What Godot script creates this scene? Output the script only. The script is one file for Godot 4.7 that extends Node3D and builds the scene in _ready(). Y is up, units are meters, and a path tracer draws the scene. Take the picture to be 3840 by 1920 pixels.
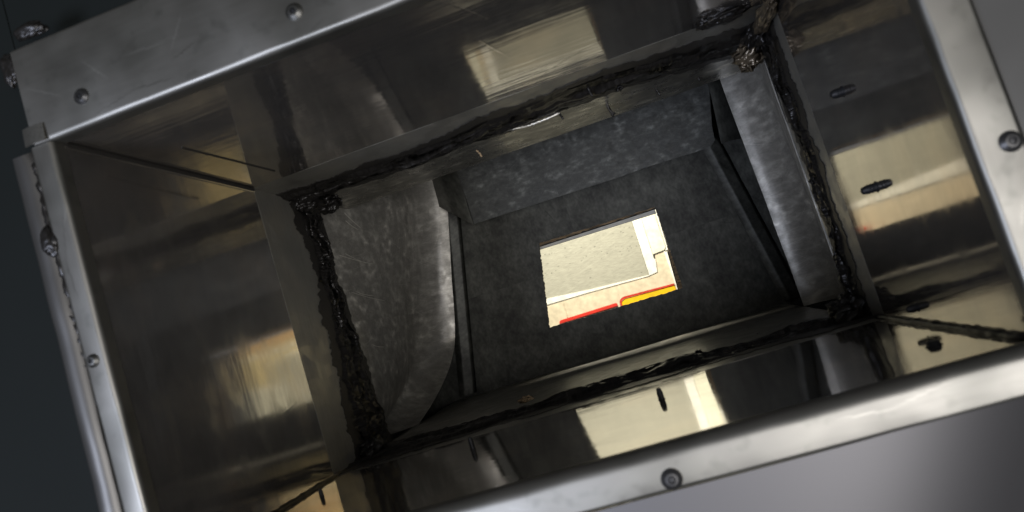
extends Node3D
# Looking into a sheet-metal duct: riveted flange, polished stainless shaft, black mastic joint,
# galvanised boot, back plate with a rough cut-out and the bright fittings beyond it.
# Builders work in duct coordinates (x right, y down, z into the duct, metres); D() turns them to Godot's axes.

const HX := 0.25
const HY := 0.1411
var M := {}
var used := {}

func D(x: float, y: float, z: float) -> Vector3:
	return Vector3(x, -y, -z)

func G(v: Vector3) -> Vector3:
	return Vector3(v.x, -v.y, -v.z)

# ------------------------------------------------------------------ naming
func numbered(called: String) -> String:
	if not used.has(called):
		used[called] = 0
		return called
	used[called] += 1
	return "%s_%03d" % [called, used[called]]

func thing(called: String, label: String, category: String, group := "") -> Node3D:
	var o := Node3D.new()
	o.name = numbered(called)
	add_child(o, true)
	tag(o, label, category, group)
	return o

func tag(o: Node, label: String, category := "", group := "") -> Node:
	if label:
		o.set_meta("label", label)
	if category:
		o.set_meta("category", category)
	if group:
		o.set_meta("group", group)
	return o

func obj(called: String, mesh: Mesh, mat: Material, parent: Node = null, label := "") -> MeshInstance3D:
	var o := MeshInstance3D.new()
	o.name = called if parent else numbered(called)
	o.mesh = mesh
	o.material_override = mat
	(parent if parent else self).add_child(o, true)
	if label:
		o.set_meta("label", label)
	return o

# ------------------------------------------------------------------ shapes
# A sheet: f(u, v) gives the front face in duct coordinates; the back lies `thick` behind it along the normal.
func sheet(f: Callable, nu: int, nv: int, thick: float, uvs := Vector2(1, 1)) -> ArrayMesh:
	var vs := PackedVector3Array()
	var ns := PackedVector3Array()
	var uv := PackedVector2Array()
	var ix := PackedInt32Array()
	var n1 := nu + 1
	var e := 0.001
	for side in 2:
		for j in nv + 1:
			for i in n1:
				var u := float(i) / nu
				var v := float(j) / nv
				var p: Vector3 = f.call(u, v)
				var du: Vector3 = f.call(minf(u + e, 1.0), v) - f.call(maxf(u - e, 0.0), v)
				var dv: Vector3 = f.call(u, minf(v + e, 1.0)) - f.call(u, maxf(v - e, 0.0))
				var n := dv.cross(du).normalized()
				if side == 1:
					p -= n * thick
				vs.append(G(p))
				ns.append(G(n if side == 0 else -n))
				uv.append(Vector2(u * uvs.x, v * uvs.y))
	var off := n1 * (nv + 1)
	for j in nv:
		for i in nu:
			var a := j * n1 + i
			var b := a + 1
			var c := a + n1
			var d := c + 1
			ix.append_array([a, b, c, b, d, c])
			ix.append_array([a + off, c + off, b + off, b + off, c + off, d + off])
	# rim
	var ring := PackedInt32Array()
	for i in nu: ring.append(i)
	for j in nv: ring.append(j * n1 + nu)
	for i in nu: ring.append(nv * n1 + nu - i)
	for j in nv: ring.append((nv - j) * n1)
	for k in ring.size():
		var a := ring[k]
		var b := ring[(k + 1) % ring.size()]
		var p0 := vs[a]
		var p1 := vs[b]
		var q0 := vs[a + off]
		var q1 := vs[b + off]
		var n := (p1 - p0).cross(q0 - p0).normalized()
		var s := vs.size()
		for p in [p0, p1, q0, q1]:
			vs.append(p)
			ns.append(n)
			uv.append(Vector2(0.5, 0.5))
		ix.append_array([s, s + 2, s + 1, s + 1, s + 2, s + 3])
	return commit(vs, ns, uv, ix)

func commit(vs: PackedVector3Array, ns: PackedVector3Array, uv: PackedVector2Array, ix: PackedInt32Array) -> ArrayMesh:
	var arr := []
	arr.resize(Mesh.ARRAY_MAX)
	arr[Mesh.ARRAY_VERTEX] = vs
	arr[Mesh.ARRAY_NORMAL] = ns
	arr[Mesh.ARRAY_TEX_UV] = uv
	arr[Mesh.ARRAY_INDEX] = ix
	var m := ArrayMesh.new()
	m.add_surface_from_arrays(Mesh.PRIMITIVE_TRIANGLES, arr)
	return m

# Smooth closed grid (u wraps), for beads, strands and lathed pieces.
func tube(path: PackedVector3Array, rad: Callable, sides: int, uvs := Vector2(1, 1)) -> ArrayMesh:
	var st := SurfaceTool.new()
	st.begin(Mesh.PRIMITIVE_TRIANGLES)
	st.set_smooth_group(0)
	var n := path.size()
	var pts := []
	for k in n:
		var t := (path[mini(k + 1, n - 1)] - path[maxi(k - 1, 0)]).normalized()
		var a := t.cross(Vector3(0.31, 0.53, 0.79)).normalized()
		var b := t.cross(a)
		var row := PackedVector3Array()
		for s in sides:
			var an := TAU * s / sides
			row.append(path[k] + (a * cos(an) + b * sin(an)) * float(rad.call(float(k) / (n - 1), an)))
		pts.append(row)
	for k in n - 1:
		for s in sides:
			var s2 := (s + 1) % sides
			for p in [[k, s, s], [k, s2, s + 1], [k + 1, s, s], [k, s2, s + 1], [k + 1, s2, s + 1], [k + 1, s, s]]:
				st.set_uv(Vector2(float(p[2]) / sides * uvs.x, float(p[0]) / n * uvs.y))
				st.add_vertex(G(pts[p[0]][p[1]]))
	for cap in [0, n - 1]:
		for s in sides:
			var s2 := (s + 1) % sides
			st.add_vertex(G(path[cap]))
			st.add_vertex(G(pts[cap][s2 if cap == 0 else s]))
			st.add_vertex(G(pts[cap][s if cap == 0 else s2]))
	st.index()
	st.generate_normals()
	return st.commit()

# A lathed piece along `axis` from `at`; profile is [radius, height] pairs.
func lathe(at: Vector3, axis: Vector3, profile: Array, sides := 20) -> ArrayMesh:
	var st := SurfaceTool.new()
	st.begin(Mesh.PRIMITIVE_TRIANGLES)
	var a := axis.cross(Vector3(0.37, 0.61, 0.7)).normalized()
	var b := axis.cross(a)
	var q := func(k: int, s: int) -> Vector3:
		var an := TAU * s / sides
		return G(at + axis * float(profile[k][1]) + (a * cos(an) + b * sin(an)) * float(profile[k][0]))
	for k in profile.size() - 1:
		st.set_smooth_group(k)
		for s in sides:
			for p in [[k, s], [k, s + 1], [k + 1, s], [k, s + 1], [k + 1, s + 1], [k + 1, s]]:
				st.set_uv(Vector2(float(p[1]) / sides, k))
				st.add_vertex(q.call(p[0], p[1]))
	st.index()
	st.generate_normals()
	return st.commit()

# A bar with rounded long edges: profile (list of Vector2 in the plane of `ea`, `eb`) swept from p0 to p1.
func sweep(p0: Vector3, p1: Vector3, ea: Vector3, eb: Vector3, profile: Array, steps := 1, wob := 0.0, seed_ := 1) -> ArrayMesh:
	var st := SurfaceTool.new()
	st.begin(Mesh.PRIMITIVE_TRIANGLES)
	st.set_smooth_group(1)
	var nz := noise(seed_, 6.0)
	var n := profile.size()
	var len_ := (p1 - p0).length()
	var q := func(k: int, i: int) -> Vector3:
		var t := float(i) / steps
		var w := nz.get_noise_2d(t * len_ * 4.0, k * 0.02) * wob
		return G(p0.lerp(p1, t) + ea * profile[k % n].x + eb * (profile[k % n].y + w))
	var acc := 0.0
	for k in n:
		var seg: float = (profile[(k + 1) % n] - profile[k]).length()
		for i in steps:
			for p in [[k, i], [k + 1, i], [k, i + 1], [k + 1, i], [k + 1, i + 1], [k, i + 1]]:
				st.set_uv(Vector2(float(p[1]) / steps * len_ * 2.0, (acc + (seg if p[0] > k else 0.0)) * 2.0))
				st.add_vertex(q.call(p[0], p[1]))
		acc += seg
	st.set_smooth_group(-1)
	for e in [0, steps]:
		var poly := PackedVector2Array(profile)
		var tri := Geometry2D.triangulate_polygon(poly)
		for k in tri:
			st.set_uv(Vector2(0.3, 0.3))
			st.add_vertex(q.call(k, e))
	st.index()
	st.generate_normals()
	return st.commit()

func arc(cx: float, cy: float, r: float, a0: float, a1: float, n := 6) -> Array:
	var out := []
	for i in n + 1:
		var a := deg_to_rad(lerpf(a0, a1, float(i) / n))
		out.append(Vector2(cx + cos(a) * r, cy + sin(a) * r))
	return out

# A flat outline (x, y) with depth, front at z0, a little chamfer at the front edge.
func slab(outline: PackedVector2Array, z0: float, depth: float, cham := 0.0008) -> ArrayMesh:
	var st := SurfaceTool.new()
	st.begin(Mesh.PRIMITIVE_TRIANGLES)
	st.set_smooth_group(-1)
	var inner := outline
	var off := Geometry2D.offset_polygon(outline, -cham)
	var n := outline.size()
	if off.size() == 1 and off[0].size() >= 3:
		inner = off[0]
	for k in Geometry2D.triangulate_polygon(inner):
		st.set_uv(inner[k] * 4.0)
		st.add_vertex(D(inner[k].x, inner[k].y, z0))
	for k in Geometry2D.triangulate_polygon(outline):
		st.set_uv(outline[k] * 4.0)
		st.add_vertex(D(outline[k].x, outline[k].y, z0 + depth))
	for i in n:
		var a := outline[i]
		var b := outline[(i + 1) % n]
		var f0 := D(a.x, a.y, z0 + cham)
		var f1 := D(b.x, b.y, z0 + cham)
		var b0 := D(a.x, a.y, z0 + depth)
		var b1 := D(b.x, b.y, z0 + depth)
		for p in [f0, f1, b0, f1, b1, b0]:
			st.set_uv(Vector2(p.x, p.y) * 4.0)
			st.add_vertex(p)
	if inner.size() == n:
		# join the chamfer to the nearest corners
		var shift := 0
		var best := 1e9
		for k in n:
			var d := inner[k].distance_to(outline[0])
			if d < best:
				best = d
				shift = k
		var dir := 1
		if Geometry2D.is_polygon_clockwise(inner) != Geometry2D.is_polygon_clockwise(outline):
			dir = -1
		for i in n:
			var a := outline[i]
			var b := outline[(i + 1) % n]
			var c := inner[posmod(shift + dir * i, n)]
			var d := inner[posmod(shift + dir * (i + 1), n)]
			var va := D(a.x, a.y, z0 + cham)
			var vb := D(b.x, b.y, z0 + cham)
			var vc := D(c.x, c.y, z0)
			var vd := D(d.x, d.y, z0)
			for p in [va, vc, vb, vb, vc, vd]:
				st.set_uv(Vector2(p.x, p.y) * 4.0)
				st.add_vertex(p)
	st.index()
	st.generate_normals()
	return st.commit()

func rect(x0: float, y0: float, x1: float, y1: float) -> PackedVector2Array:
	return PackedVector2Array([Vector2(x0, y0), Vector2(x1, y0), Vector2(x1, y1), Vector2(x0, y1)])

func round_rect(x0: float, y0: float, x1: float, y1: float, r: float) -> PackedVector2Array:
	var o := PackedVector2Array()
	for c in [[x0 + r, y0 + r, 180], [x1 - r, y0 + r, 270], [x1 - r, y1 - r, 0], [x0 + r, y1 - r, 90]]:
		for v in arc(c[0], c[1], r, c[2], c[2] + 90, 6):
			o.append(v)
	return o

func noise(seed_: int, freq: float, type := FastNoiseLite.TYPE_SIMPLEX_SMOOTH, oct := 3) -> FastNoiseLite:
	var n := FastNoiseLite.new()
	n.seed = seed_
	n.frequency = freq
	n.noise_type = type
	n.fractal_octaves = oct
	return n

# A crumpled lump.
func lump(at: Vector3, r: Vector3, seed_: int, rough := 0.35, freq := 1.6) -> ArrayMesh:
	var nz := noise(seed_, freq)
	var f := func(u: float, v: float) -> Vector3:
		var th := u * TAU
		var ph := (v - 0.5) * PI * 0.998
		var d := Vector3(cos(th) * cos(ph), sin(ph), sin(th) * cos(ph))
		var k := 1.0 + rough * nz.get_noise_3dv(d) * 1.6 + rough * 0.2 * nz.get_noise_3dv(d * 2.2 + Vector3(5, 2, 1))
		return at + d * r * k
	return sheet(f, 26, 16, 0.0002)

# ------------------------------------------------------------------ textures
func tex(w: int, h: int, f: Callable) -> ImageTexture:
	var im := Image.create(w, h, false, Image.FORMAT_RGB8)
	for y in h:
		for x in w:
			im.set_pixel(x, y, f.call(x, y))
	return ImageTexture.create_from_image(im)

func scratches(im: Image, rng: RandomNumberGenerator, count: int, col: Color, amt: float, ang: float, spread: float, lmin: float, lmax: float) -> void:
	var w := im.get_width()
	var h := im.get_height()
	for k in count:
		var p := Vector2(rng.randf() * w, rng.randf() * h)
		var a := ang + rng.randfn(0.0, spread)
		var bend := rng.randfn(0.0, 0.004)
		var n := int(rng.randf_range(lmin, lmax))
		var s := amt * rng.randf_range(0.3, 1.0)
		for i in n:
			p += Vector2(cos(a), sin(a))
			a += bend
			var x := posmod(int(p.x), w)
			var y := posmod(int(p.y), h)
			im.set_pixel(x, y, im.get_pixel(x, y).lerp(col, s * sin(PI * (i + 0.5) / n)))

func std(col: Color, rough: float, metal := 0.0) -> StandardMaterial3D:
	var m := StandardMaterial3D.new()
	m.albedo_color = col
	m.roughness = rough
	m.metallic = metal
	m.cull_mode = BaseMaterial3D.CULL_DISABLED
	return m

func lin(r: float, g: float, b: float) -> Color:
	return Color(r, g, b).linear_to_srgb()

func materials() -> void:
	var rng := RandomNumberGenerator.new()
	rng.seed = 11
	var n1 := noise(3, 0.011)
	var n2 := noise(4, 0.05)
	var n3 := noise(5, 0.25, FastNoiseLite.TYPE_SIMPLEX_SMOOTH, 2)
	# stainless: fine brushing, smears and dull patches
	var steel_rough := tex(768, 768, func(x, y):
		var streak: float = n3.get_noise_2d(x * 0.12, y * 4.0)
		var smear: float = n1.get_noise_2d(x, y * 1.6)
		var fine: float = n2.get_noise_2d(x * 1.2, y * 1.2)
		var v: float = 0.26 + 0.07 * streak + 0.30 * maxf(smear, 0.0) + 0.06 * fine
		return Color(v, v, v))
	var steel_col := tex(512, 512, func(x, y):
		var a: float = n1.get_noise_2d(x * 0.9 + 70, y * 0.9)
		var s: float = n3.get_noise_2d(x * 0.1, y * 3.0)
		var k: float = 0.90 + 0.10 * a + 0.05 * s
		return Color(k, k * (0.99 - 0.03 * maxf(a, 0.0)), k * (0.975 - 0.06 * maxf(a, 0.0))))
	var st := std(lin(0.62, 0.605, 0.585), 0.26, 0.91)
	st.albedo_texture = steel_col
	st.roughness_texture = steel_rough
	M.steel = st
	var hb := Image.create(512, 512, false, Image.FORMAT_RGB8)
	for y in 512:
		for x in 512:
			var k := 0.5 + 0.30 * n3.get_noise_2d(x * 0.03, y * 0.35) + 0.2 * n2.get_noise_2d(x * 0.25, y * 0.6)
			hb.set_pixel(x, y, Color(k, k, k))
	scratches(hb, rng, 60, Color(1, 1, 1), 0.8, 0.2, 0.6, 20, 140)
	hb.bump_map_to_normal_map(3.0)
	var hn := ImageTexture.create_from_image(hb)
	st.normal_enabled = true
	st.normal_texture = hn
	st.normal_scale = 0.028
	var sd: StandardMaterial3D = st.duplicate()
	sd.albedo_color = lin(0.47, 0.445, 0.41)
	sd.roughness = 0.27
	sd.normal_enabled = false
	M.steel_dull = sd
	var sl: StandardMaterial3D = st.duplicate()
	sl.roughness = 0.36
	sl.normal_scale = 0.012
	M.steel_soft = sl
	var fl := std(lin(0.305, 0.305, 0.285), 0.85, 0.95)
	fl.albedo_texture = tex(512, 512, func(x, y):
		var a: float = n1.get_noise_2d(x * 1.1 + 400, y * 1.1)
		var k: float = 0.93 - 0.18 * maxf(a - 0.1, 0.0) - 0.20 * maxf(n2.get_noise_2d(x * 0.9, y * 0.9) - 0.32, 0.0)
		return Color(k, k * 0.995, k * 0.98))
	fl.roughness_texture = steel_rough
	var scuff := Image.create(512, 512, false, Image.FORMAT_RGB8)
	for y in 512:
		for x in 512:
			var k := 0.44 + 0.06 * n1.get_noise_2d(x * 1.5, y * 1.5) + 0.015 * n3.get_noise_2d(x * 0.1, y)
			scuff.set_pixel(x, y, Color(k, k, k))
	scratches(scuff, rng, 160, Color(0.3, 0.3, 0.3), 0.5, 0.1, 0.5, 6, 40)
	scratches(scuff, rng, 200, Color(0.7, 0.7, 0.7), 0.5, 0.4, 0.9, 5, 36)
	fl.roughness_texture = ImageTexture.create_from_image(scuff)
	fl.roughness = 1.0
	M.flange = fl
	M.backing = std(lin(0.13, 0.128, 0.122), 0.42, 0.85)
	# galvanised sheet: spangle, vertical bloom and scratches
	var cells := noise(8, 0.055, FastNoiseLite.TYPE_CELLULAR, 1)
	cells.cellular_return_type = FastNoiseLite.RETURN_CELL_VALUE
	var im := Image.create(768, 768, false, Image.FORMAT_RGB8)
	for y in 768:
		for x in 768:
			var c := cells.get_noise_2d(x + n2.get_noise_2d(x, y) * 14.0, y * 0.75)
			var b := n2.get_noise_2d(x * 0.5, y * 0.8)
			var w := n1.get_noise_2d(x * 0.8, y * 1.2 + 300.0)
			var g := n3.get_noise_2d(x * 0.45, y * 0.7)
			var k := 0.64 + 0.03 * c + 0.15 * b + 0.16 * w + 0.05 * g + 0.14 * maxf(0.0, b * w * 4.0)
			im.set_pixel(x, y, Color(k, k * 0.995, k * 0.97))
	scratches(im, rng, 240, Color(1, 1, 0.96), 0.5, 0.15, 0.3, 30, 160)
	scratches(im, rng, 160, Color(0.3, 0.3, 0.3), 0.4, 1.5, 0.4, 20, 90)
	var galv_col := ImageTexture.create_from_image(im)
	var galv_rough := tex(512, 512, func(x, y):
		var v: float = 0.52 + 0.12 * n2.get_noise_2d(x, y) + 0.1 * cells.get_noise_2d(x * 1.5, y)
		return Color(v, v, v))
	var ga := std(lin(0.80, 0.78, 0.73), 0.78, 0.40)
	ga.albedo_texture = galv_col
	ga.roughness_texture = galv_rough
	ga.uv1_triplanar = true
	ga.uv1_scale = Vector3(2.6, 2.6, 2.6)
	M.galv = ga
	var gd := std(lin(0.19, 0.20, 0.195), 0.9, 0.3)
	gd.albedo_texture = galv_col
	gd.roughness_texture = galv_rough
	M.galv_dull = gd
	var sm := Image.create(768, 768, false, Image.FORMAT_RGB8)
	for y in 768:
		for x in 768:
			var k := 0.70 + 0.22 * n1.get_noise_2d(x * 0.7, y * 0.8) + 0.16 * n2.get_noise_2d(x * 0.9, y * 0.7) + 0.10 * n3.get_noise_2d(x * 0.5, y * 0.35)
			sm.set_pixel(x, y, Color(k, k, k * 0.97))
	scratches(sm, rng, 260, Color(1, 1, 0.97), 0.35, 0.2, 0.5, 12, 90)
	scratches(sm, rng, 120, Color(0.2, 0.2, 0.2), 0.5, 1.2, 0.8, 6, 40)
	var smudge := ImageTexture.create_from_image(sm)
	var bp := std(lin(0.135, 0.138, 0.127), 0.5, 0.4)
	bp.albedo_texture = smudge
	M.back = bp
	var co := std(lin(0.34, 0.34, 0.31), 0.8, 0.6)
	co.albedo_texture = steel_col
	co.roughness_texture = galv_rough
	M.collar = co
	var li := std(lin(0.88, 0.86, 0.80), 0.60, 0.85)
	li.albedo_texture = galv_col
	li.roughness_texture = galv_rough
	M.lip = li
	M.bright_zinc = std(lin(0.85, 0.83, 0.74), 0.4, 0.6)
	# mastic
	var ma := std(lin(0.013, 0.012, 0.011), 0.34)
	ma.metallic_specular = 0.5
	M.mastic = ma
	M.film = std(lin(0.022, 0.020, 0.017), 0.5)
	var ml := std(lin(0.16, 0.13, 0.09), 0.28, 0.5)
	ml.metallic_specular = 0.8
	M.mastic_gloss = ml
	M.dirt = std(lin(0.02, 0.019, 0.017), 0.6)
	M.screw = std(lin(0.06, 0.06, 0.06), 0.38, 0.7)
	M.screw_black = std(lin(0.015, 0.016, 0.018), 0.4)
	M.rivet = std(lin(0.16, 0.16, 0.15), 0.45, 1.0)
	var ca := std(lin(0.007, 0.0095, 0.009), 0.7)
	ca.metallic_specular = 0.3
	M.casing = ca
	var cs := std(lin(0.125, 0.124, 0.128), 0.46, 0.8)
	M.casing_steel = cs
	M.casing_grey = std(lin(0.07, 0.07, 0.066), 0.5, 0.2)
	# beyond the cut-out
	var board := Image.create(768, 768, false, Image.FORMAT_RGB8)
	for y in 768:
		for x in 768:
			var k := 0.60 + 0.07 * n3.get_noise_2d(x * 0.05, y * 0.6) + 0.025 * n1.get_noise_2d(x * 0.4, y * 2.2)
			board.set_pixel(x, y, Color(k, k * 0.99, k * 0.90))
	for k in 150:
		var sx := int(clampf(rng.randf() * 760.0, 8, 758))
		var sy := int(clampf(rng.randfn(430, 190), 8, 758))
		var dark := board.get_pixel(sx, sy).darkened(rng.randf_range(0.15, 0.75))
		var wide := rng.randi_range(2, 6)
		for q in wide * wide * 3:
			board.set_pixel(clampi(sx + rng.randi_range(-wide, wide), 0, 767), clampi(sy + rng.randi_range(-wide, wide) / 2, 0, 767), dark)
	var bo := std(Color.WHITE, 0.6)
	bo.albedo_texture = ImageTexture.create_from_image(board)
	M.board = bo
	var plaster := tex(256, 256, func(x, y):
		var k: float = 0.92 + 0.07 * n2.get_noise_2d(x, y) + 0.06 * n1.get_noise_2d(x * 2.0, y * 2.0)
		return Color(k, k, k))
	for e in [["white", 0.88, 0.87, 0.78], ["cream", 0.84, 0.82, 0.66], ["peach", 0.70, 0.615, 0.45], ["red", 0.68, 0.03, 0.015], ["yellow", 0.90, 0.53, 0.0], ["amber", 0.72, 0.60, 0.32], ["orange", 0.62, 0.42, 0.22]]:
		var m := std(lin(e[1], e[2], e[3]), 0.45)
		m.albedo_texture = plaster
		M[e[0]] = m
	var wood := tex(256, 256, func(x, y):
		var k: float = 0.55 + 0.35 * n3.get_noise_2d(x * 0.1, y * 1.6)
		return Color(k, k * 0.86, k * 0.66))
	var wo := std(Color.WHITE, 0.8)
	wo.albedo_texture = wood
	M.wood = wo

# ------------------------------------------------------------------ duct parts
func wall_fn(side: String, z0: float, z1: float, inset: float, amp: float, seed_: int) -> Callable:
	var nz := noise(seed_, 9.0, FastNoiseLite.TYPE_SIMPLEX_SMOOTH, 2)
	match side:
		"top":
			return func(u, v): return Vector3(lerpf(-HX, HX, u), -HY + inset + amp * nz.get_noise_2d(u * 0.5, v * (z1 - z0)), lerpf(z0, z1, v))
		"bottom":
			return func(u, v): return Vector3(lerpf(HX, -HX, u), HY - inset - amp * nz.get_noise_2d(u * 0.5, v * (z1 - z0)), lerpf(z0, z1, v))
		"left":
			return func(u, v): return Vector3(-HX + inset + amp * nz.get_noise_2d(u * 0.28, v * (z1 - z0)), lerpf(HY, -HY, u), lerpf(z0, z1, v))
	return func(u, v): return Vector3(HX - inset - amp * nz.get_noise_2d(u * 0.28, v * (z1 - z0)), lerpf(-HY, HY, u), lerpf(z0, z1, v))

func rivet(parent: Node, at: Vector3, axis: Vector3, r: float, dark: bool) -> void:
	var body := obj("rivet", lathe(at, axis, [[r * 1.25, -0.0004], [r * 1.25, 0.0005], [r, 0.0013], [r * 0.72, 0.0021], [r * 0.45, 0.0022], [r * 0.36, 0.0011], [0.0, 0.0009]], 24), M.screw if dark else M.rivet, parent)
	obj("recess", lathe(at + axis * 0.0012, axis, [[r * 0.34, 0.0], [r * 0.3, 0.0006], [0.0, 0.0007]], 12), M.screw_black, body)

func screw_tip(parent: Node, at: Vector3, axis: Vector3, r: float, l: float) -> void:
	obj("screw_tip", lathe(at - axis * 0.001, axis, [[r * 1.3, 0.0], [r * 1.2, 0.0012], [r, 0.0016], [r * 0.92, l * 0.3], [r, l * 0.36], [r * 0.92, l * 0.5], [r, l * 0.56], [r * 0.9, l * 0.7], [r * 0.7, l * 0.93], [r * 0.3, l], [0.0, l * 1.01]], 14), M.screw_black, parent)

func bead(side: String, zs: Array, height: float, seed_: int, u0 := 0.0, u1 := 1.0, rag := 1.0) -> ArrayMesh:
	# zs: rows of [u, z outer, z inner]; heaped mastic with ragged edges and troweled ridges
	var nz := noise(seed_, 1.0, FastNoiseLite.TYPE_SIMPLEX_SMOOTH, 4)
	var at := func(u: float, k: int) -> float:
		for i in zs.size() - 1:
			if u <= zs[i + 1][0]:
				return lerpf(zs[i][k], zs[i + 1][k], clampf((u - zs[i][0]) / (zs[i + 1][0] - zs[i][0]), 0, 1))
		return zs[-1][k]
	var f := func(uu: float, v: float) -> Vector3:
		var u := lerpf(u0, u1, uu)
		var za: float = at.call(u, 1) + 0.012 * nz.get_noise_2d(u * 6.0, 3.0) + 0.004 * rag * nz.get_noise_2d(u * 26.0, 9.0) + 0.0022 * rag * nz.get_noise_2d(u * 90.0, 19.0)
		var zb: float = at.call(u, 2) + 0.014 * nz.get_noise_2d(u * 6.0, 33.0) + 0.005 * rag * nz.get_noise_2d(u * 26.0, 39.0)
		var z := lerpf(za, zb, v)
		var prof := pow(maxf(sin(PI * v), 0.0), 0.6)
		var h := height * prof * (0.50 + 0.65 * nz.get_noise_2d(u * 5.0, v * 1.2 + 5.0) + 0.50 * nz.get_noise_2d(u * 2.5, v * 6.0 + 50.0) + 0.14 * nz.get_noise_2d(u * 20.0, v * 8.0))
		h = maxf(h, 0.0009) - 0.0007 + (0.0 if v > 0.001 and v < 0.999 else -0.0006)
		match side:
			"top": return Vector3(lerpf(-HX, HX, u), -HY + 0.0012 + h, z)
			"bottom": return Vector3(lerpf(HX, -HX, u), HY - 0.0012 - h, z)
			"left": return Vector3(-HX + 0.0012 + h, lerpf(HY, -HY, u), z)
		return Vector3(HX - 0.0012 - h, lerpf(-HY, HY, u), z)
	return sheet(f, 260, 18, 0.0004)

func strand(pts: Array, r: float, seed_: int, n := 60, rough := 0.5) -> ArrayMesh:
	var c := Curve3D.new()
	for p in pts:
		c.add_point(p)
	var nz := noise(seed_, 1.0)
	var path := PackedVector3Array()
	for i in n:
		var t := float(i) / (n - 1)
		var p := c.sample_baked(t * c.get_baked_length(), false)
		path.append(p + Vector3(nz.get_noise_2d(t * 20, 1), nz.get_noise_2d(t * 20, 7), nz.get_noise_2d(t * 20, 13)) * r * rough)
	return tube(path, func(t, a): return r * (1.0 + rough * 1.3 * nz.get_noise_3d(t * 30.0, cos(a), sin(a))) * (1.0 if t > 0.02 and t < 0.98 else 0.4), 9)

func back_plate(edge := false) -> ArrayMesh:
	var st := SurfaceTool.new()
	st.begin(Mesh.PRIMITIVE_TRIANGLES)
	st.set_smooth_group(-1)
	var rng := RandomNumberGenerator.new()
	rng.seed = 5
	var c := [Vector2(-0.0545, -0.0475), Vector2(0.1225, -0.0455), Vector2(0.1245, 0.0785), Vector2(-0.0776, 0.0768)]
	var o := [Vector2(-0.316, -0.241), Vector2(0.316, -0.241), Vector2(0.316, 0.161), Vector2(-0.316, 0.161)]
	var hole := []
	var outer := []
	var counts := [70, 60, 70, 60]
	for s in 4:
		var a: Vector2 = c[s]
		var b: Vector2 = c[(s + 1) % 4]
		var nrm := (b - a).orthogonal().normalized()
		for i in counts[s]:
			var t: float = float(i) / counts[s]
			var j := rng.randfn(0.0, 0.00045)
			if s == 3:   # nibbled left edge
				j += 0.0009 if int(t * 15.0 + 0.3) % 2 == 0 and fmod(t * 15.0 + 0.3, 1.0) > 0.55 else 0.0
			if s == 1:
				j += rng.randf() * 0.0006
			hole.append(a.lerp(b, t) + nrm * j * (1.0 if i > 0 else 0.3))
			outer.append(o[s].lerp(o[(s + 1) % 4], t))
	var n := hole.size()
	var R := 14
	if edge:
		for i in n:
			var a: Vector2 = hole[i]
			var b: Vector2 = hole[(i + 1) % n]
			for p in [D(a.x, a.y, 0.6899), D(a.x, a.y, 0.6932), D(b.x, b.y, 0.6899), D(b.x, b.y, 0.6899), D(a.x, a.y, 0.6932), D(b.x, b.y, 0.6932)]:
				st.set_uv(Vector2(0.1, 0.1))
				st.add_vertex(p)
	for side in (0 if edge else 2):
		var z := 0.69 + 0.0030 * side
		for i in n:
			var i2 := (i + 1) % n
			for r in R:
				var q := []
				for e in [[i, r], [i2, r], [i, r + 1], [i2, r + 1]]:
					var t: float = pow(float(e[1]) / R, 1.6)
					q.append((hole[e[0]] as Vector2).lerp(outer[e[0]], t))
				for k in [0, 1, 2, 1, 3, 2]:
					var v: Vector2 = q[k]
					st.set_uv(v * 2.0)
					st.add_vertex(D(v.x, v.y, z))
	st.index()
	st.generate_normals()
	return st.commit()

func lerp4(a: Vector3, b: Vector3, c: Vector3, d: Vector3, u: float, v: float) -> Vector3:
	return a.lerp(b, u).lerp(c.lerp(d, u), v)

# ------------------------------------------------------------------ scene
func _ready() -> void:
	# camera
	var cam := Camera3D.new()
	cam.name = "camera"
	cam.transform = Transform3D(Basis(Vector3(0.93923306, -0.2958158, -0.17416737), Vector3(0.30628768, 0.9512561, 0.03605112), Vector3(0.15501328, -0.08720572, 0.98405592)), Vector3(0.0726099, -0.0550346, 0.4041768))
	var lens := CameraAttributesPhysical.new()
	lens.frustum_focal_length = 34.658
	lens.frustum_focus_distance = 1.0
	lens.exposure_aperture = 12.0
	lens.frustum_near = 0.01
	lens.frustum_far = 20.0
	cam.attributes = lens
	add_child(cam)
	cam.fov = 38.195
	cam.near = 0.01
	cam.far = 20.0
	cam.current = true
	# surroundings: a dim room, no sky
	var env := Environment.new()
	env.background_mode = Environment.BG_COLOR
	env.background_color = lin(0.052, 0.052, 0.049)
	env.background_energy_multiplier = 1.0
	env.tonemap_mode = Environment.TONE_MAPPER_LINEAR
	env.tonemap_exposure = 1.0
	env.sdfgi_enabled = true
	env.ssao_enabled = true
	env.ssil_enabled = true
	var we := WorldEnvironment.new()
	we.name = "environment"
	we.environment = env
	add_child(we)
	# daylight from a doorway behind and below the camera
	area_light("doorway_light", Vector3(0.60, 0.40, -1.5), Vector3(0.0, 0.0, 0.3), Vector2(0.8, 0.8), Color(1.0, 0.985, 0.985), 1.75)
	area_light("side_light", Vector3(-0.75, 0.40, -1.3), Vector3(0.1, 0.0, 0.3), Vector2(0.5, 0.5), Color(0.88, 0.91, 1.0), 1.6)
	# the lamp of the lit space beyond the cut-out
	area_light("beyond_light", Vector3(-0.05, -0.55, 0.98), Vector3(0.03, 0.10, 1.69), Vector2(0.7, 0.3), Color(1.0, 0.972, 0.90), 2.25)

	materials()
	build_casing()
	build_duct()
	build_boot()
	build_mastic()
	build_beyond()
	build_debris()

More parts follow.
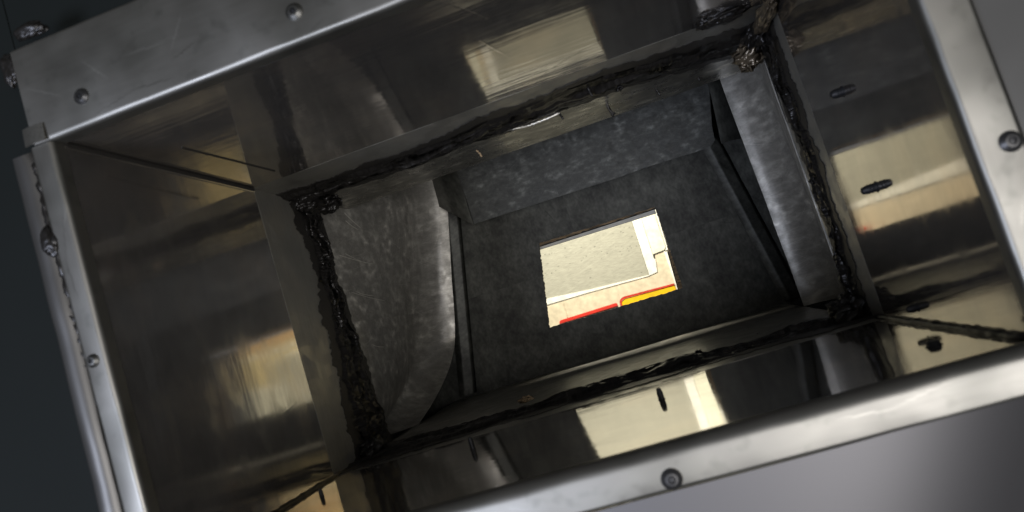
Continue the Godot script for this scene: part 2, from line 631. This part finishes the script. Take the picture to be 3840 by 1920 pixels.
func area_light(called: String, at: Vector3, to: Vector3, size: Vector2, col: Color, energy: float) -> void:
	var l := AreaLight3D.new()
	l.name = called
	l.area_size = size
	l.light_color = col
	l.light_energy = energy
	l.area_range = 6.0
	l.shadow_enabled = true
	add_child(l)
	l.look_at_from_position(G(at), G(to), Vector3.UP)

func build_casing() -> void:
	var c := thing("casing", "dark blue-grey painted casing sheets round the outside of the riveted duct mouth", "casing")
	var nz := noise(77, 5.0)
	var flat := func(x0: float, y0: float, x1: float, y1: float, z: float, slope: float) -> Callable:
		return func(u, v):
			var x := lerpf(x0, x1, u)
			var y := lerpf(y0, y1, v)
			return Vector3(x, y, z + slope * (v if slope > 0 else 0.0) + 0.0008 * nz.get_noise_2d(x * 2.0, y * 2.0))
	obj("left_sheet", sheet(flat.call(-0.75, -0.5, -0.283, 0.75, 0.03, 0.0), 24, 24, 0.0015, Vector2(1, 2)), M.casing, c)
	obj("upper_sheet", sheet(flat.call(-0.282, -0.6, 0.7, -0.214, 0.03, 0.0), 24, 12, 0.0015, Vector2(2, 1)), M.casing, c, "dark sheet above the wide upper flange")
	var dip := func(u, v):
		var x := lerpf(-0.282, 0.7, u)
		var y := lerpf(0.1662, 0.6, v * v)
		var g := (x - 0.085) * 0.86 + (y - 0.19) * 0.51
		var k := clampf(g / 0.13, 0.0, 1.0)
		return Vector3(x, y, 0.006 + 0.45 * (0.0433 * k * k * k if k < 1.0 else 0.0433 + (g - 0.13)))
	obj("lower_sheet", sheet(dip, 120, 30, 0.0015, Vector2(2, 1)), M.casing_steel, c, "bare grey sheet below the lower flange, dipping away to the right")
	obj("right_sheet", sheet(flat.call(0.276, -0.213, 0.75, 0.165, 0.006, 0.0), 24, 20, 0.0015, Vector2(1, 1)), M.casing_grey, c, "dull grey sheet beside the right flange")

func build_duct() -> void:
	var d := thing("steel_duct", "polished stainless steel duct shaft with riveted flange around its mouth", "duct")
	var amp := 0.00006
	obj("top_wall", sheet(wall_fn("top", 0.0115, 0.245, 0.0, amp, 21), 60, 30, 0.0012, Vector2(1, 0.5)), M.steel, d)
	obj("bottom_wall", sheet(wall_fn("bottom", 0.0115, 0.245, 0.0, amp * 1.6, 22), 60, 30, 0.0012, Vector2(1, 0.5)), M.steel, d)
	obj("left_wall", sheet(wall_fn("left", 0.0115, 0.2465, 0.0, amp * 1.4, 23), 40, 30, 0.0012, Vector2(0.56, 0.5)), M.steel_soft, d)
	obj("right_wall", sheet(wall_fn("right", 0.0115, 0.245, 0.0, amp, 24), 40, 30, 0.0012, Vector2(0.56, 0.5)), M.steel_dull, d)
	# flange bars: the face lies at z = 0, edges rolled back
	var prof := func(w: float, r: float, deep: float) -> Array:
		var p := [Vector2(0.0, deep)]
		p.append_array(arc(r, r, r, 180, 270, 7))
		p.append_array(arc(w - 0.0025, 0.0025, 0.0025, 270, 360, 5))
		p.append_array([Vector2(w, 0.012), Vector2(w - 0.0012, 0.012), Vector2(w - 0.0012, 0.0037), Vector2(w - 0.003, 0.0014), Vector2(r + 0.0005, 0.0014 + r * 0.3), Vector2(0.0014, deep)])
		return p
	var zax := Vector3(0, 0, 1)
	obj("flange_bar", sweep(Vector3(-0.262, -HY + 0.0008, 0), Vector3(0.30, -HY + 0.0008, 0), Vector3(0, -1, 0), zax, prof.call(0.0658, 0.004, 0.011), 40, 0.00035, 31), M.flange, d, "wide upper flange bar with two rivets")
	obj("flange_bar", sweep(Vector3(-HX + 0.0008, -0.1402, 0), Vector3(-HX + 0.0008, 0.32, 0), Vector3(-1, 0, 0), zax, prof.call(0.0163, 0.004, 0.011), 40, 0.00035, 32), M.flange, d, "narrow left flange bar")
	obj("flange_bar", sweep(Vector3(0.2484, HY - 0.0008, 0), Vector3(-0.30, HY - 0.0008, 0), Vector3(0, 1, 0), zax, prof.call(0.0243, 0.008, 0.011), 40, 0.0004, 33), M.flange, d, "bright rolled lower flange bar")
	obj("flange_bar", sweep(Vector3(HX - 0.0008, -0.2, 0), Vector3(HX - 0.0008, 0.1655, 0), Vector3(1, 0, 0), zax, prof.call(0.0243, 0.004, 0.011), 40, 0.00035, 34), M.flange, d, "right flange bar")
	# second flange strip behind the left bar, smeared
	obj("flange_backing", sweep(Vector3(-0.2662, -0.139, 0.0025), Vector3(-0.2695, 0.33, 0.0025), Vector3(-1, 0, 0), zax, [Vector2(0, 0.0014), Vector2(0, 0), Vector2(0.014, 0.0), Vector2(0.0155, 0.0008), Vector2(0.0155, 0.016), Vector2(0.0145, 0.016), Vector2(0.0143, 0.0014)], 40, 0.0010, 35), M.backing, d, "smeared backing strip behind the left flange bar")
	# bent tab where the upper and left bars meet
	obj("corner_tab", sheet(func(u, v): return Vector3(lerpf(-0.2662, -0.2512, u), lerpf(-0.1528, -0.1412, v), -0.0012 - 0.0012 * sin(PI * u) - 0.001 * v), 10, 8, 0.001), M.flange, d)
	for a in [[-0.0725, -0.1593, 0.0042, false], [-0.2211, -0.1596, 0.0040, true], [0.105, -0.1593, 0.0042, false]]:
		rivet(d, Vector3(a[0], a[1], -0.0002), Vector3(0, 0, -1), a[2], a[3])
	for a in [[-0.2588, 0.0007, false], [-0.2668, -0.0783, true], [-0.262, 0.16, true]]:
		rivet(d, Vector3(a[0], a[1], -0.0002), Vector3(0, 0, -1), 0.0034, a[2])
	rivet(d, Vector3(0.0552, 0.1582, -0.0002), Vector3(0, 0, -1), 0.0046, true)
	rivet(d, Vector3(0.2665, 0.0421, -0.0002), Vector3(0, 0, -1), 0.0044, true)
	# screw tips that poke through the walls
	for a in [[-0.0336, 0.1568, 0.0036, 0.010], [0.039, 0.1577, 0.0035, 0.012], [0.1286, 0.162, 0.0030, 0.009]]:
		screw_tip(d, Vector3(HX, a[0], a[1]), Vector3(-1, 0, 0), a[2], a[3])
	for a in [[0.0594, 0.1572, 0.0024, 0.010], [-0.0954, 0.1771, 0.0022, 0.011], [0.2227, 0.0705, 0.0042, 0.0045], [-0.2185, 0.1539, 0.0018, 0.008]]:
		screw_tip(d, Vector3(a[0], HY, a[1]), Vector3(0, -1, 0), a[2], a[3])
	screw_tip(d, Vector3(0.209, -HY, 0.2276), Vector3(0, 1, 0), 0.005, 0.007)
	# grime and old sealant along the outer edge of the flange
	obj("grime", strand([Vector3(-0.2668, -0.136, 0.004), Vector3(-0.2672, -0.09, 0.003), Vector3(-0.2668, -0.05, 0.004), Vector3(-0.2672, 0.0, 0.005), Vector3(-0.268, 0.05, 0.006)], 0.0022, 46, 70, 0.5), M.mastic, d)
	obj("grime", lump(Vector3(-0.246, -0.215, 0.003), Vector3(0.011, 0.005, 0.004), 47, 0.3, 0.7), M.mastic, d)
	obj("grime", lump(Vector3(-0.2675, -0.196, 0.003), Vector3(0.005, 0.011, 0.004), 48, 0.3, 0.7), M.mastic, d)
	obj("grime", lump(Vector3(-0.268, -0.079, 0.0), Vector3(0.005, 0.009, 0.003), 49, 0.3, 0.7), M.mastic, d)
	# corner seams
	obj("corner_seam", sweep(Vector3(-HX + 0.0004, -HY + 0.0006, 0.0115), Vector3(-HX + 0.0004, -HY + 0.0006, 0.2455), Vector3(1, 0, 0), Vector3(0, 1, 0), [Vector2(-0.001, 0.0), Vector2(0.0018, 0.0), Vector2(0.0018, 0.0008), Vector2(-0.0002, 0.0024), Vector2(-0.001, 0.0024)], 30, 0.0003, 41), M.dirt, d, "dark open seam between left and upper walls")
	obj("folded_edge", sweep(Vector3(-HX + 0.0002, -HY + 0.0032, 0.0115), Vector3(-HX + 0.0002, -HY + 0.0032, 0.2462), Vector3(1, 0, 0), Vector3(0, 1, 0), arc(0.0, 0.0, 0.0011, 0, 324, 9), 30, 0.0002, 42), M.steel, d)
	obj("corner_seam", strand([Vector3(-HX + 0.0006, HY - 0.0006, 0.0125), Vector3(-HX + 0.0008, HY - 0.0008, 0.12), Vector3(-HX + 0.0006, HY - 0.0006, 0.27)], 0.0022, 43, 60, 0.3), M.mastic, d, "black caulked seam between left and lower walls")
	obj("corner_seam", strand([Vector3(HX - 0.0008, HY - 0.0008, 0.0125), Vector3(HX - 0.001, HY - 0.001, 0.12), Vector3(HX - 0.0008, HY - 0.0008, 0.27)], 0.0026, 44, 60, 0.3), M.mastic, d, "black caulked seam between right and lower walls")
	obj("corner_seam", strand([Vector3(HX - 0.0006, -HY + 0.0006, 0.01), Vector3(HX - 0.0006, -HY + 0.0006, 0.25)], 0.0015, 45, 40, 0.3), M.dirt, d)
	obj("crease", sweep(Vector3(-0.2168, -HY, 0.088), Vector3(-0.2105, -HY, 0.217), Vector3(1, 0, 0), Vector3(0, 1, 0), [Vector2(-0.0007, -0.0005), Vector2(0.0007, -0.0005), Vector2(0.0005, 0.0007), Vector2(-0.0005, 0.0007)], 12), M.dirt, d, "thin dark crease running along the upper wall")

func build_boot() -> void:
	var b := thing("galvanised_boot", "dull galvanised steel boot at the far end of the polished shaft", "duct boot")
	var wav := 0.0004
	var nz := noise(60, 7.0)
	obj("top_collar", sheet(wall_fn("top", 0.2456, 0.345, 0.0, wav, 51), 60, 20, 0.0011, Vector2(1, 0.2)), M.collar, b)
	obj("top_lip", sheet(func(u, v): return Vector3(lerpf(-HX, HX, u), -HY + 0.0040 * v + 0.0005 * nz.get_noise_2d(u, v * 0.2), lerpf(0.3455, 0.446, v)), 60, 20, 0.0011, Vector2(1, 0.25)), M.lip, b, "scratched lip that ends above the boot")
	obj("bottom_wall", sheet(wall_fn("bottom", 0.2456, 0.69, 0.0, wav * 2.0, 52), 60, 40, 0.0011, Vector2(1, 0.9)), M.collar, b)
	obj("left_collar", sheet(wall_fn("left", 0.2471, 0.386, 0.0, wav, 53), 40, 20, 0.0011, Vector2(0.56, 0.28)), M.collar, b)
	obj("right_collar", sheet(wall_fn("right", 0.2456, 0.336, 0.0, wav, 54), 40, 20, 0.0011, Vector2(0.56, 0.2)), M.collar, b)
	# each runs straight, turns through a wide bend and ends as a narrow flange facing the mouth
	var bend := func(p0: Vector3, e: Vector3, side: float, r: float, turn: float, v: float) -> Vector3:
		var st_ := Vector3(e.x - side * r * (1.0 - cos(turn)), e.y, e.z - r * sin(turn))
		if v < 0.5:
			return p0.lerp(st_, v / 0.5)
		var an := (v - 0.5) / 0.5 * turn
		return Vector3(st_.x + side * r * (1.0 - cos(an)), e.y, st_.z + r * sin(an))
	var lw := func(u: float, v: float) -> Vector3:
		var low := pow(clampf((0.30 - u) / 0.30, 0.0, 1.0), 2.2)
		var p: Vector3 = bend.call(Vector3(-0.2492, lerpf(0.1415, -0.15, u), 0.386), Vector3(lerpf(-0.236, -0.152, u) - 0.012 * low, lerpf(0.1405, -0.205, u), 0.668 - 0.17 * low), 1.0, 0.060, deg_to_rad(78.0), v)
		p.x += 0.0012 * nz.get_noise_2d(u * 0.3, v * 0.3)
		return p
	obj("left_wall", sheet(lw, 50, 80, 0.0011, Vector2(1.1, 1.3)), M.galv, b, "mottled left wall that bends into the back")
	# raised bright scores left in the zinc
	for q in [[-0.1322, 0.4348, -0.1132, 0.4644], [-0.122, 0.4337, -0.111, 0.4566], [-0.0794, 0.399, -0.0667, 0.4763], [-0.081, 0.4138, -0.0684, 0.4576], [-0.0343, 0.4045, -0.0197, 0.4813], [-0.0347, 0.4143, -0.0276, 0.4533], [0.03, 0.42, 0.036, 0.45]]:
		var pts := []
		for t in 5:
			var z := lerpf(q[1], q[3], t / 4.0)
			var y := lerpf(q[0], q[2], t / 4.0) + 0.0012 * sin(PI * t / 4.0)
			pts.append(Vector3(-0.2484 + (z - 0.386) / 0.23 * 0.047 * (0.1415 - y) / 0.30, y, z))
		obj("score_mark", strand(pts, 0.00028, int(q[1] * 1000), 14, 0.2), M.bright_zinc, b)
	var rw := func(u: float, v: float) -> Vector3:
		var p: Vector3 = bend.call(Vector3(0.2487, lerpf(-0.15, 0.1415, u), 0.3365), Vector3(lerpf(0.243, 0.250, u), lerpf(-0.170, 0.1405, u), 0.555), -1.0, 0.050, deg_to_rad(77.0), v)
		p.x += 0.001 * nz.get_noise_2d(u * 0.3 + 4.0, v * 0.3)
		return p
	obj("right_wall", sheet(rw, 50, 80, 0.0011, Vector2(1.1, 1.0)), M.galv, b, "mottled right wall that bends into the back")
	obj("torn_burr", strand([Vector3(-0.0169, -0.1385, 0.3395), Vector3(-0.004, -0.1370, 0.347), Vector3(0.0107, -0.1368, 0.3545), Vector3(0.025, -0.1372, 0.3545), Vector3(0.0457, -0.1385, 0.355)], 0.0011, 63, 60, 0.6), M.bright_zinc, b)
	# hanging baffle in front of the back plate
	var o := PackedVector2Array([Vector2(-0.1295, -0.225), Vector2(0.238, -0.225), Vector2(0.2385, -0.17), Vector2(0.2255, -0.118), Vector2(0.2235, -0.1), Vector2(0.2145, -0.0925), Vector2(0.12, -0.0945), Vector2(0.09, -0.0935), Vector2(-0.1275, -0.096)])
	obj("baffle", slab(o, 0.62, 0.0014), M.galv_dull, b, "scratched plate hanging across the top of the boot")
	obj("baffle_return", sheet(func(u, v): return Vector3(lerpf(-0.185, -0.1285, u), lerpf(-0.225, lerpf(-0.150, -0.0958, u), v), 0.6207 + 0.055 * (1.0 - u) * (1.0 - u)), 12, 4, 0.0012, Vector2(0.1, 0.2)), M.back, b)
	obj("baffle_return", sheet(func(u, v): return Vector3(lerpf(0.2385 - 0.015 * maxf(0.0, v - 0.4), 0.285, u), lerpf(-0.225, -0.0925, v), 0.6207 + 0.05 * u * u), 12, 4, 0.0012, Vector2(0.1, 0.2)), M.back, b)
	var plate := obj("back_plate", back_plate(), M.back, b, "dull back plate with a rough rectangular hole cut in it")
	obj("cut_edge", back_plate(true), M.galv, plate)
	var fold := [Vector2(-0.018, 0.004), Vector2(-0.010, -0.002), Vector2(-0.006, -0.0025), Vector2(-0.003, 0.0005), Vector2(0.004, -0.001), Vector2(0.010, 0.004)]
	obj("corner_fold", sweep(Vector3(-0.148, -0.215, 0.684), Vector3(-0.222, 0.137, 0.684), Vector3(1, 0, 0), Vector3(0, 0, 1), fold, 20, 0.001, 61), M.back, b)
	obj("corner_fold", sweep(Vector3(0.222, -0.16, 0.684), Vector3(0.268, 0.137, 0.684), Vector3(1, 0, 0), Vector3(0, 0, 1), fold, 20, 0.001, 62), M.back, b)
	# outer shell that closes the boot
	obj("shell_side", slab(rect(-0.312, -0.236, -0.3105, 0.156), 0.37, 0.3195), M.galv_dull, b)
	obj("shell_side", slab(rect(0.3105, -0.236, 0.312, 0.156), 0.31, 0.3795), M.galv_dull, b)
	obj("shell_top", slab(rect(-0.31, -0.237, 0.31, -0.2355), 0.37, 0.3195), M.galv_dull, b)
	obj("shell_bottom", slab(rect(-0.31, 0.1555, 0.31, 0.157), 0.31, 0.3795), M.galv_dull, b)
	obj("shell_front", slab(PackedVector2Array([Vector2(-0.31, -0.235), Vector2(0.31, -0.235), Vector2(0.31, -0.1435), Vector2(-0.31, -0.1435)]), 0.38, 0.0012), M.galv_dull, b)
	obj("shell_front", slab(rect(-0.31, -0.143, -0.2515, 0.155), 0.371, 0.0012), M.galv_dull, b)
	obj("shell_front", slab(rect(0.2515, -0.143, 0.31, 0.155), 0.32, 0.0012), M.galv_dull, b)
	obj("shell_front", slab(rect(-0.25, 0.1435, 0.25, 0.155), 0.32, 0.0012), M.galv_dull, b)

func build_mastic() -> void:
	var m := thing("mastic_joint", "ragged black mastic sealant smeared round the joint inside the duct", "sealant")
	obj("bead", bead("top", [[0.0, 0.298, 0.352], [0.06, 0.300, 0.345], [0.25, 0.308, 0.356], [0.42, 0.300, 0.356], [0.52, 0.286, 0.356], [0.7, 0.284, 0.352], [0.85, 0.295, 0.362], [1.0, 0.305, 0.380]], 0.009, 71), M.mastic, m, "ragged bead along the top")
	obj("bead", bead("left", [[0.0, 0.308, 0.392], [0.12, 0.314, 0.400], [0.25, 0.322, 0.394], [0.5, 0.334, 0.384], [0.8, 0.338, 0.380], [1.0, 0.330, 0.390]], 0.010, 72), M.mastic, m, "thick bead down the left side")
	obj("bead", bead("right", [[0.0, 0.275, 0.320], [0.3, 0.278, 0.314], [0.55, 0.276, 0.320], [0.75, 0.284, 0.318], [0.9, 0.292, 0.326], [1.0, 0.290, 0.335]], 0.008, 73), M.mastic, m, "glossy bead down the right side")
	obj("bead", bead("bottom", [[0.0, 0.278, 0.345], [0.2, 0.290, 0.335], [0.4, 0.285, 0.345], [0.5, 0.288, 0.350], [0.6, 0.286, 0.335], [0.8, 0.280, 0.335], [1.0, 0.268, 0.370]], 0.011, 74), M.mastic, m, "heaped bead along the bottom")
	# clots in the corners
	obj("clot", lump(Vector3(-0.241, -0.134, 0.345), Vector3(0.015, 0.013, 0.024), 81, 0.30, 1.5), M.mastic, m)
	obj("clot", lump(Vector3(-0.226, -0.131, 0.362), Vector3(0.014, 0.010, 0.012), 82, 0.30, 1.5), M.mastic, m)
	obj("clot", lump(Vector3(-0.243, 0.136, 0.330), Vector3(0.013, 0.012, 0.026), 83, 0.30, 1.5), M.mastic, m)
	obj("clot", lump(Vector3(0.240, 0.134, 0.305), Vector3(0.018, 0.016, 0.024), 84, 0.30, 1.5), M.mastic, m)
	obj("clot", lump(Vector3(0.243, -0.134, 0.310), Vector3(0.013, 0.014, 0.028), 85, 0.30, 1.5), M.mastic, m)
	obj("clot", lump(Vector3(0.205, -0.139, 0.235), Vector3(0.022, 0.0045, 0.014), 86, 0.30, 1.5), M.mastic, m)
	obj("glossy_clot", lump(Vector3(0.2310, -0.1190, 0.315), Vector3(0.013, 0.012, 0.009), 87, 0.35, 1.8), M.mastic_gloss, m, "shiny brown crumpled clot in the upper right corner")
	obj("smear", lump(Vector3(0.2425, -0.1335, 0.258), Vector3(0.007, 0.007, 0.046), 88, 0.30, 1.4), M.mastic_gloss, m, "shiny brown smear in the upper right corner")
	# thin films of wiped mastic around the beads
	obj("film", bead("top", [[0.0, 0.290, 0.366], [0.3, 0.300, 0.362], [0.5, 0.276, 0.364], [0.75, 0.272, 0.362], [1.0, 0.290, 0.392]], 0.0004, 171, 0.0, 1.0, 1.5), M.film, m)
	obj("film", bead("left", [[0.0, 0.298, 0.404], [0.3, 0.312, 0.398], [0.7, 0.328, 0.388], [1.0, 0.318, 0.402]], 0.0004, 172, 0.0, 1.0, 1.5), M.film, m)
	obj("film", bead("right", [[0.0, 0.264, 0.328], [0.4, 0.268, 0.322], [0.8, 0.280, 0.328], [1.0, 0.276, 0.345]], 0.0004, 173, 0.0, 1.0, 1.5), M.film, m)
	obj("film", bead("bottom", [[0.0, 0.266, 0.360], [0.4, 0.276, 0.362], [0.7, 0.274, 0.352], [1.0, 0.256, 0.390]], 0.0004, 174, 0.0, 1.0, 1.5), M.film, m)
	# drips and crumbs
	var drip := PackedVector2Array([Vector2(0.0935, -0.140), Vector2(0.0965, -0.140), Vector2(0.0968, -0.134), Vector2(0.0985, -0.131), Vector2(0.1015, -0.1275), Vector2(0.0992, -0.1272), Vector2(0.0985, -0.1232), Vector2(0.0968, -0.1238), Vector2(0.0955, -0.129), Vector2(0.0945, -0.134)])
	obj("drip", slab(drip, 0.392, 0.0025, 0.0004), M.mastic, m, "hanging drip shaped like a small flag")
	for a in [[0.15, 0.40, 0.009], [0.045, 0.36, 0.008], [0.196, 0.41, 0.006], [0.08, 0.30, 0.011]]:
		obj("drip", strand([Vector3(a[0], -0.140, a[1]), Vector3(a[0] + 0.001, -0.140 + a[2] * 0.5, a[1]), Vector3(a[0] + 0.002, -0.140 + a[2], a[1])], 0.0011, 90 + int(a[0] * 100), 12, 0.5), M.mastic, m)
	var rng := RandomNumberGenerator.new()
	rng.seed = 4
	for k in 12:
		var s := rng.randi() % 4
		var t: float = rng.randf_range(-0.9, 0.9)
		var z := rng.randf_range(0.285, 0.395)
		var p := Vector3(t * HX, -HY + 0.003, z) if s == 0 else Vector3(t * HX, HY - 0.003, z) if s == 1 else Vector3(-HX + 0.003, t * HY, 0.355) if s == 2 else Vector3(HX - 0.003, t * HY, 0.30)
		var r := rng.randf_range(0.0015, 0.0045)
		obj("crumb", lump(p, Vector3(r, r * rng.randf_range(0.6, 1.2), r), 100 + k, 0.7, 2.2), M.mastic, m)

func build_beyond() -> void:
	# the wooden lining just behind the hole
	var l := thing("hole_lining", "rough wooden lining strip along the top and right edges of the hole", "lining")
	var torn := PackedVector2Array([Vector2(-0.09, -0.062), Vector2(0.14, -0.062)])
	var rng := RandomNumberGenerator.new()
	rng.seed = 9
	for t in 60:
		torn.append(Vector2(lerpf(0.14, -0.09, t / 59.0), -0.0439 + rng.randfn(0.0, 0.0005)))
	obj("top_rail", slab(torn, 0.6935, 0.004, 0.0001), M.wood, l)
	obj("white_strip", slab(PackedVector2Array([Vector2(-0.09, -0.060), Vector2(0.1225, -0.060), Vector2(0.1225, -0.0366), Vector2(-0.09, -0.0392)]), 0.7, 0.003), M.white, l)
	obj("dark_gap", slab(rect(-0.09, -0.061, 0.1235, -0.0426), 0.6978, 0.0016), M.dirt, l)
	obj("right_post", slab(PackedVector2Array([Vector2(0.1222, 0.014), Vector2(0.14, 0.0), Vector2(0.14, 0.1), Vector2(0.1185, 0.1), Vector2(0.1188, 0.079)]), 0.6936, 0.004), M.wood, l)
	obj("dark_gap", slab(PackedVector2Array([Vector2(0.1200, 0.022), Vector2(0.138, 0.02), Vector2(0.138, 0.098), Vector2(0.1165, 0.098)]), 0.6979, 0.0015), M.dirt, l)
	var Z := 1.69
	var g := thing("wall_board", "grey-beige board with fine grain seen through the hole, framed in white", "board")
	obj("panel", slab(PackedVector2Array([Vector2(-0.4621, -0.4333), Vector2(0.0978, -0.4333), Vector2(0.0953, 0.0383), Vector2(-0.0710, 0.0278), Vector2(-0.4621, -0.0080)]), Z, 0.008), M.board, g)
	obj("frame_strip", slab(PackedVector2Array([Vector2(-0.4621, -0.0080), Vector2(-0.0710, 0.0278), Vector2(0.0953, 0.0383), Vector2(0.0953, 0.0420), Vector2(-0.0802, 0.0358), Vector2(-0.4621, 0.0297)]), Z - 0.003, 0.011), M.white, g)
	obj("frame_strip", slab(PackedVector2Array([Vector2(0.0978, -0.4333), Vector2(0.1232, -0.4333), Vector2(0.1232, -0.0000), Vector2(0.1269, 0.0002), Vector2(0.1201, 0.0383), Vector2(0.0953, 0.0414)]), Z - 0.003, 0.011), M.white, g)
	var p := thing("switch_box", "pale cream box with white edge at the upper right of the hole", "box")
	obj("face", slab(PackedVector2Array([Vector2(0.1234, -0.4333), Vector2(0.1627, -0.4333), Vector2(0.1623, -0.0204), Vector2(0.1559, -0.0142), Vector2(0.1234, -0.0124)]), Z - 0.006, 0.014), M.cream, p)
	obj("edge_strip", slab(PackedVector2Array([Vector2(0.1630, -0.4333), Vector2(0.1782, -0.4333), Vector2(0.1670, -0.0117), Vector2(0.1571, -0.0117), Vector2(0.1626, -0.0204)]), Z - 0.007, 0.015), M.white, p)
	var c := thing("cream_ledge", "peach-cream ledge below the framed board, seen through the hole", "ledge")
	obj("face", slab(PackedVector2Array([Vector2(-0.6352, 0.0328), Vector2(-0.0802, 0.0365), Vector2(0.0953, 0.0426), Vector2(0.1203, 0.0389), Vector2(0.1272, -0.0117), Vector2(0.1955, -0.0115), Vector2(0.1955, 0.2342), Vector2(-0.6352, 0.2342)]), Z, 0.01), M.peach, c)
	obj("divider", slab(PackedVector2Array([Vector2(-0.1574, 0.0395), Vector2(-0.1550, 0.0395), Vector2(-0.1560, 0.0853), Vector2(-0.1587, 0.0853)]), Z - 0.003, 0.006), M.peach, c)
	obj("side_post", slab(PackedVector2Array([Vector2(0.1541, -0.0115), Vector2(0.1633, -0.0115), Vector2(0.1621, 0.2342), Vector2(0.1565, 0.2342)]), Z - 0.003, 0.012), M.white, c)
	var yb := thing("yellow_tub", "yellow tub with a red rim at the lower right of the hole", "tub")
	obj("body", slab(PackedVector2Array([Vector2(-0.0013, 0.1452), Vector2(-0.0013, 0.0884), Vector2(0.0107, 0.0816), Vector2(0.1534, 0.0865), Vector2(0.1559, 0.1452)]), Z - 0.006, 0.008, 0.002), M.yellow, yb)
	obj("rim", slab(PackedVector2Array([Vector2(-0.0050, 0.1353), Vector2(-0.0050, 0.0871), Vector2(-0.0017, 0.0810), Vector2(0.0033, 0.0772), Vector2(0.0105, 0.0750), Vector2(0.1526, 0.0812), Vector2(0.1541, 0.0840), Vector2(0.1516, 0.0865), Vector2(0.0125, 0.0817), Vector2(0.0039, 0.0849), Vector2(0.0004, 0.0896), Vector2(-0.0005, 0.1353)]), Z - 0.009, 0.011, 0.001), M.red, yb)
	var rb := thing("red_tub", "red tub with a rounded corner at the lower left of the hole", "tub")
	obj("body", slab(PackedVector2Array([Vector2(-0.1840, 0.0936), Vector2(-0.1822, 0.0886), Vector2(-0.1778, 0.0861), Vector2(-0.0159, 0.0853), Vector2(-0.0127, 0.0878), Vector2(-0.0122, 0.0952), Vector2(-0.1840, 0.0957)]), Z - 0.006, 0.010, 0.001), M.red, rb)
	var lo := thing("lower_board", "grey board edged with white strips, mirrored in the upper duct wall", "board")
	obj("panel", slab(rect(-0.1383, 0.3472, 0.4773, 0.6977), Z, 0.008), M.board, lo)
	obj("frame_strip", slab(rect(-0.6352, 0.3275, 0.4773, 0.3466), Z - 0.004, 0.012), M.white, lo)
	obj("frame_strip", slab(rect(-0.1630, 0.3472, -0.1389, 0.6977), Z - 0.004, 0.012), M.white, lo)
	obj("frame_strip", slab(rect(-0.2026, 0.3472, -0.1803, 0.6977), Z - 0.004, 0.012), M.cream, lo)
	obj("backing", slab(rect(-0.6352, 0.3472, -0.1408, 0.6977), Z + 0.012, 0.008), M.peach, lo)
	var s := thing("side_board", "amber-cream board with a rounded white outline, mirrored in the left duct wall", "board")
	obj("panel", slab(rect(0.3490, -0.4333, 0.6482, 0.5433), Z + 0.004, 0.008), M.amber, s)
	obj("top_strip", slab(rect(0.3577, -0.1613, 0.6420, -0.0970), Z, 0.004), M.orange, s)
	obj("white_strip", slab(rect(0.3577, -0.0847, 0.6420, -0.0760), Z, 0.004), M.white, s)
	obj("outline", slab(round_rect(0.4220, -0.0600, 0.5616, 0.2342, 0.04), Z, 0.004), M.white, s)
	obj("inner_face", slab(round_rect(0.4281, -0.0538, 0.5555, 0.2281, 0.036), Z - 0.003, 0.003), M.board, s)
	obj("slanted_strip", slab(PackedVector2Array([Vector2(0.4591, 0.0983), Vector2(0.4652, 0.0983), Vector2(0.5283, 0.0117), Vector2(0.5221, 0.0093)]), Z - 0.006, 0.004), M.white, s)
	obj("bright_patch", slab(PackedVector2Array([Vector2(0.5283, 0.1106), Vector2(0.5530, 0.0241), Vector2(0.6420, 0.0117), Vector2(0.6420, 0.1106)]), Z - 0.007, 0.003), M.cream, s)

func build_debris() -> void:
	tag(obj("flake", lump(Vector3(-0.078, 0.1335, 0.355), Vector3(0.007, 0.0025, 0.004), 131, 0.6, 2.0), M.wood), "small pale flake stuck on the lower mastic bead", "debris")
	tag(obj("straw_bit", strand([Vector3(-0.052, -0.134, 0.368), Vector3(-0.050, -0.131, 0.372), Vector3(-0.049, -0.126, 0.372)], 0.0011, 132, 12, 0.5), M.wood), "short straw-coloured bit hanging from the upper mastic bead", "debris")
